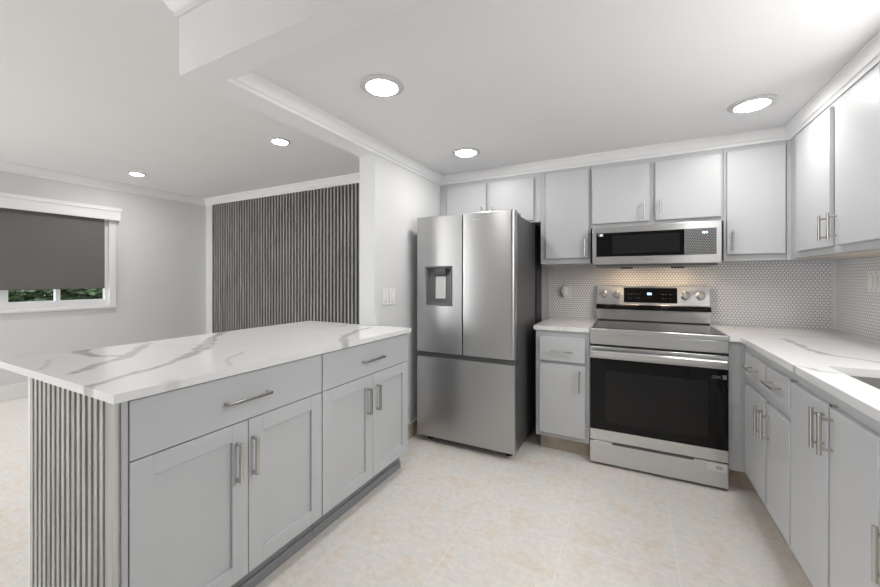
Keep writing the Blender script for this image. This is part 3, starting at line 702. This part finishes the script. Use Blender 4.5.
st = obj('sticker', box(BM(), -0.200, -0.178, MY - 0.0042, MY - 0.0032, 1.553, 1.570), 'label_white', fr)
b = BM(); box(b, -0.214, -0.203, MY - 0.0042, MY - 0.0032, 1.557, 1.561); box(b, -0.214, -0.203, MY - 0.0042, MY - 0.0032, 1.564, 1.567); obj('printed_lines', b, 'label_grey', fr)
text('brand_mark', 'SAMSUNG', 0.012, 'label_grey', fr, (0.105, MY - 0.0006, 1.383), FACE_MY)
vg = obj('vent_grille', prism_x(BM(), [(MY + 0.006, MZ0 + 0.0118), (MY + 0.018, MZ0 - 0.004), (YB - 0.03, MZ0 - 0.004), (YB - 0.011, MZ0 + 0.0118)], RX0 + 0.02, RX1 - 0.02), 'dark_plastic', t)
for x in (-0.03, 0.292):
    obj('lens_blocker', box(BM(), x - 0.04, x + 0.04, 3.085, 3.092, MZ0 - 0.018, MZ0 - 0.0041), 'dark_plastic', vg)  # added lip that keeps the bright lens out of view
    obj('task_lamp', box(BM(), x - 0.03, x + 0.03, 3.10, 3.15, MZ0 - 0.0065, MZ0 - 0.0041), 'lamp_warm', t)

# ------------------------------------------------------------------ ceiling lamps
def downlight(x, y, z, r, m, label, group):
    t = thing('ceiling_light', label, 'ceiling light', (x, y, z), group)
    obj('trim_ring', lathe(BM(), [(r * 0.70, -0.004), (r * 0.72, -0.012), (r * 0.84, -0.013), (r, -0.004), (r, -0.0005), (r * 0.70, -0.0005)], (x, y, z)), 'ring_shaded', t)
    obj('diffuser', lathe(BM(), [(0.0, -0.016), (r * 0.35, -0.0155), (r * 0.60, -0.0125), (r * 0.695, -0.006), (r * 0.695, -0.002), (0.0, -0.002)], (x, y, z)), m, t)
downlight(-1.066, 1.454, ZK, 0.105, 'lamp_kitchen', 'round ceiling light nearest the camera, above the island side of the kitchen', 'kitchen ceiling lights')
downlight(-1.074, 2.494, ZK, 0.105, 'lamp_kitchen', 'round ceiling light above the front of the refrigerator', 'kitchen ceiling lights')
downlight(0.572, 2.507, ZK, 0.105, 'lamp_kitchen', 'round ceiling light at the right, near the corner wall cabinets', 'kitchen ceiling lights')
downlight(0.572, 1.454, ZK, 0.105, 'lamp_kitchen', 'round ceiling light outside the photo, above the sink side of the kitchen', 'kitchen ceiling lights')
downlight(-2.691, -0.300, ZC, 0.085, 'lamp_living', 'unseen living room ceiling light added for fill, left of the camera', 'living room ceiling lights')  # unseen lamp, added for general fill
downlight(-4.965, -0.300, ZC, 0.085, 'lamp_living', 'unseen living room ceiling light added for fill, near the left wall', 'living room ceiling lights')  # second unseen lamp, added to even out the light
downlight(-2.691, 2.200, ZC, 0.085, 'lamp_living', 'small living room ceiling light in front of the slat wall', 'living room ceiling lights')
downlight(-4.965, 2.140, ZC, 0.085, 'lamp_living', 'small living room ceiling light near the window wall', 'living room ceiling lights')

# ------------------------------------------------------------------ slat wall in the living room
t = thing('slat_wall_panel', 'grey wood slat panelling, colour darkened as if in shade, covering the end wall of the living room', 'wall panel', (-3.6, YB, 0))
sx0, sx1 = -5.508, XP0 - 0.01
obj('backing_board', box(BM(), sx0, sx1, YB - 0.010, YB - 0.001, 0.0, ZC - 0.096), 'felt_black', t)
b = BM(); k = 0; x = sx0 + 0.004
while x < sx1 - 0.035:
    box(b, x, x + 0.026, YB - 0.024, YB - 0.0102, 0.0, ZC - 0.096); x += 0.054
obj('slats', b, 'slat_wood_shaded', t, 0.0015)

# ------------------------------------------------------------------ roller blind
t = thing('roller_blind', 'dark grey roller blind pulled most of the way down over the window', 'blind', (XL + 0.04, 1.3, 1.15))
obj('fabric', box(BM(), XL + 0.018, XL + 0.021, WY0 + 0.04, 2.115, 1.150, 2.00), 'blind_fabric', t)
obj('bottom_rail', box(BM(), XL + 0.014, XL + 0.025, WY0 + 0.04, 2.115, 1.135, 1.1498), 'blind_fabric', t, 0.003)
b = BM(); box(b, XL + 0.0005, XL + 0.085, WY0 - 0.04, 2.262, 2.075, 2.118); box(b, XL + 0.060, XL + 0.076, WY0 - 0.03, 2.250, 1.966, 2.075); box(b, XL + 0.0125, XL + 0.060, 2.235, 2.250, 1.966, 2.075)
obj('valance', b, 'trim_white', t, 0.003)

# ------------------------------------------------------------------ switches, outlets, plug-in
def plate_x(name, x, s, y, z, wy, hz, label, cat, group, rockers):
    t = thing(name, label, cat, (x, y, z), group)
    p = obj('plate', box(BM(), x + s * 0.0003, x + s * 0.006, y - wy / 2, y + wy / 2, z - hz / 2, z + hz / 2), 'plastic_white', t, 0.002)
    for u, kind in rockers:
        if kind == 'rocker':
            obj('rocker', box(BM(), x + s * 0.0062, x + s * 0.010, y + u - 0.016, y + u + 0.016, z - 0.032, z + 0.032), 'plastic_white', t, 0.002)
        else:
            obj('toggle', box(BM(), x + s * 0.0062, x + s * 0.017, y + u - 0.005, y + u + 0.005, z - 0.002, z + 0.014), 'plastic_white', t, 0.002)
        for dz in (-0.045, 0.045): obj('screw', cyl(BM(), (x + s * 0.0058, y + u, z + dz), (x + s * 0.0070, y + u, z + dz), 0.0034, 12), 'label_grey', t)
plate_x('light_switch', XP1, 1, 2.152, 1.124, 0.072, 0.116, 'white wall switch on the partition, the one farther from the refrigerator', 'switch', 'wall switches by the refrigerator', [(0, 'rocker')])
plate_x('light_switch', XP1, 1, 2.236, 1.124, 0.072, 0.116, 'white wall switch on the partition, the one closer to the refrigerator', 'switch', 'wall switches by the refrigerator', [(0, 'rocker')])
plate_x('wall_outlet', XR - 0.009, -1, 2.874, 1.236, 0.118, 0.116, 'white double switch plate on the tiled right wall above the counter', 'switch', None, [(0.024, 'rocker'), (-0.024, 'rocker')])
t = thing('wall_outlet', 'white outlet plate on the back wall tiles, behind the oval plug-in', 'outlet', (-0.487, YB - 0.009, 1.136))
obj('plate', box(BM(), -0.522, -0.452, YB - 0.0145, YB - 0.0093, 1.079, 1.194), 'plastic_white', t, 0.002)
for z in (1.116, 1.158): obj('socket', box(BM(), -0.503, -0.471, YB - 0.0165, YB - 0.0147, z - 0.014, z + 0.014), 'plastic_white', t, 0.003)
t = thing('plug_in_freshener', 'oval white plug-in device in the outlet left of the range', 'plug-in', (-0.497, YB - 0.02, 1.150))
b = BM(); lathe(b, [(0.0, 0.0), (0.9, 0.0), (1.0, 0.12), (1.0, 0.55), (0.92, 0.85), (0.7, 1.0), (0.0, 1.06)], (0, 0, 0), 'y', 36)
bmesh.ops.scale(b, vec=(0.033, 0.042, 0.047), verts=b.verts); bmesh.ops.translate(b, vec=(-0.500, YB - 0.0172, 1.146), verts=b.verts)
obj('housing', b, 'plastic_white', t)
